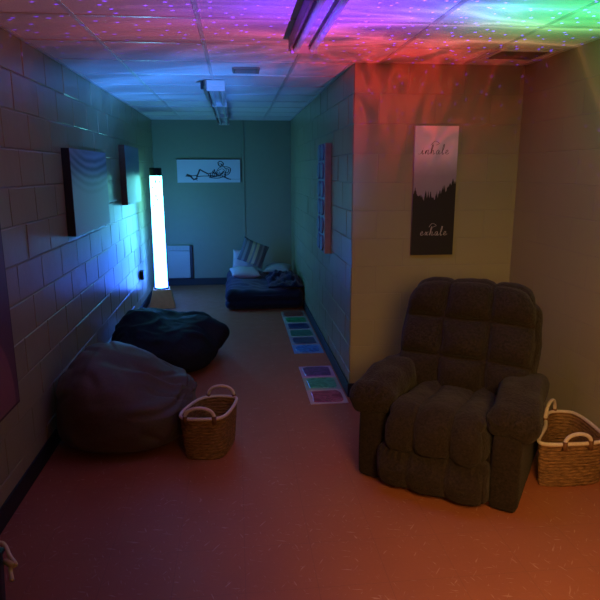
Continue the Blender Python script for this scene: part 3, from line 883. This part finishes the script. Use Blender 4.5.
# star / aurora projector: the pattern is a function of the direction the light leaves in
pj = lamp('star_projector', 'POINT', (.95, 2.0, .55), 150, (1,1,1), .004)
d = pj.data; d.use_nodes = True; T = NT(d.node_tree)
for nd in list(T.n): T.n.remove(nd)
out = T.new('ShaderNodeOutputLight'); em = T.new('ShaderNodeEmission'); T.link(em.outputs[0], out.inputs[0])
tc = T.new('ShaderNodeTexCoord').outputs['Normal']; sp = T.new('ShaderNodeSeparateXYZ'); T.link(tc, sp.inputs[0])
den = T.m('ADD', T.m('MAXIMUM', sp.outputs[2], -.5), 1.)
s_ = T.m('DIVIDE', sp.outputs[0], den); t_ = T.m('DIVIDE', sp.outputs[1], den)
cb = T.new('ShaderNodeCombineXYZ'); T.link(s_, cb.inputs[0]); T.link(t_, cb.inputs[1]); V = cb.outputs[0]
def gauss(cx, cy, rx, ry):
    a = T.m('DIVIDE', T.m('SUBTRACT', s_, cx), rx); b_ = T.m('DIVIDE', T.m('SUBTRACT', t_, cy), ry)
    return T.m('POWER', 2.718, T.m('MULTIPLY', T.m('ADD', T.m('MULTIPLY', a, a), T.m('MULTIPLY', b_, b_)), -1.))
mp = T.new('ShaderNodeMapping'); mp.inputs['Rotation'].default_value = (0,0,-.35); mp.inputs['Scale'].default_value = (2.6, 8.5, 1); T.link(V, mp.inputs[0])
n1 = T.noise(mp.outputs[0], 1.3, 3, .5, .8)
st1 = T.m('POWER', T.m('SUBTRACT', 1., T.m('ABSOLUTE', T.m('MULTIPLY_ADD', n1, 4., -2.)), None, True), 3.)
mp2 = T.new('ShaderNodeMapping'); mp2.inputs['Scale'].default_value = (11., 6., 1); mp2.inputs['Location'].default_value = (3,1,0); T.link(V, mp2.inputs[0])
n2 = T.noise(mp2.outputs[0], 1.5, 2, .5, 1.1)
st2 = T.m('POWER', T.m('SUBTRACT', 1., T.m('ABSOLUTE', T.m('MULTIPLY_ADD', n2, 4., -2.)), None, True), 1.5)
up = T.m('MULTIPLY', T.m('MULTIPLY', T.m('ADD', sp.outputs[2], -.22), 5., None, True), T.m('MULTIPLY', T.m('SUBTRACT', t_, .07), 14., None, True))
up2 = T.m('MULTIPLY', T.m('SUBTRACT', sp.outputs[2], .50), 5., None, True)
def rgb(c, f):
    vm = T.new('ShaderNodeVectorMath', operation='SCALE'); vm.inputs[0].default_value = c; T.link(f, vm.inputs['Scale']); return vm.outputs[0]
def add(a, b_):
    vm = T.new('ShaderNodeVectorMath', operation='ADD'); T.link(a, vm.inputs[0]); T.link(b_, vm.inputs[1]); return vm.outputs[0]
terms = [
 rgb((.10,.02,1.), T.m('MULTIPLY', gauss(-.085,.215,.15,.085), T.m('MULTIPLY_ADD', st1, 2.6, 2.3))),
 rgb((.03,.85,.20), T.m('MULTIPLY', gauss(.165,.215,.11,.10), T.m('MULTIPLY_ADD', st1, 2.4, 1.6))),
 rgb((.30,.30,1.), T.m('MULTIPLY', gauss(.05,.22,.10,.07), T.m('MULTIPLY', st1, .7))),
 rgb((1.,.10,.14), T.m('MULTIPLY', gauss(-.02,.33,.28,.08), T.m('MULTIPLY_ADD', st1, 1.6, .22))),
 rgb((1.,.05,.05), T.m('MULTIPLY', gauss(.02,.455,.15,.10), T.m('MULTIPLY_ADD', st2, 2.2, .10))),
 rgb((.05,.26,1.), T.m('MULTIPLY', gauss(-.26,.62,.12,.13), T.m('MULTIPLY_ADD', st1, 12., 8.))),
 rgb((1.,.32,.32), T.m('MULTIPLY', T.m('MULTIPLY', gauss(-.35,.22,.24,.26), up2), T.m('MULTIPLY_ADD', st1, .18, .26))),
]
acc = terms[0]
for x in terms[1:]: acc = add(acc, x)
vo = T.new('ShaderNodeTexVoronoi'); vo.inputs['Scale'].default_value = 44; vo.inputs['Randomness'].default_value = 1; vo.voronoi_dimensions = '2D'; T.link(V, vo.inputs['Vector'])
dot = T.m('MULTIPLY', T.m('MULTIPLY', T.m('LESS_THAN', vo.outputs['Distance'], .075), T.m('GREATER_THAN', T.noise(V, 9, 1), .38)), T.m('MULTIPLY', gauss(-.04,.13,.36,.25), 13.))
acc = add(acc, rgb((.12,.02,1.), dot))
vm = T.new('ShaderNodeVectorMath', operation='SCALE'); T.link(acc, vm.inputs[0]); T.link(up, vm.inputs['Scale'])
T.link(vm.outputs[0], em.inputs[0]); em.inputs[1].default_value = 1.

# black world, adds no light
w = bpy.data.worlds.new('world'); SC.world = w; w.use_nodes = True
w.node_tree.nodes['Background'].inputs[0].default_value = (0,0,0,1)

# ------------------------------------------------------------------ camera
f, th, ps, ro, hc = 588.3, .2161, .1069, -.0023, 1.7107
cam = bpy.data.cameras.new('camera'); co = bpy.data.objects.new('camera', cam); COL.objects.link(co)
cam.sensor_width = 36; cam.sensor_fit = 'HORIZONTAL'; cam.lens = f/600*36; cam.clip_start = .05
F = Vector((math.sin(ps)*math.cos(th), math.cos(ps)*math.cos(th), -math.sin(th)))
R0 = Vector((math.cos(ps), -math.sin(ps), 0)); U0 = R0.cross(F)
R = R0*math.cos(ro)+U0*math.sin(ro); U = -R0*math.sin(ro)+U0*math.cos(ro)
mw = Matrix.Identity(4)
for i, v_ in enumerate((R, U, -F)):
    for j in range(3): mw[j][i] = v_[j]
mw.translation = (0, 0, hc)
co.matrix_world = mw
SC.camera = co
vs = SC.view_settings; vs.view_transform = 'Standard'; vs.look = 'None'; vs.exposure = 0; vs.gamma = 1; vs.use_curve_mapping = False
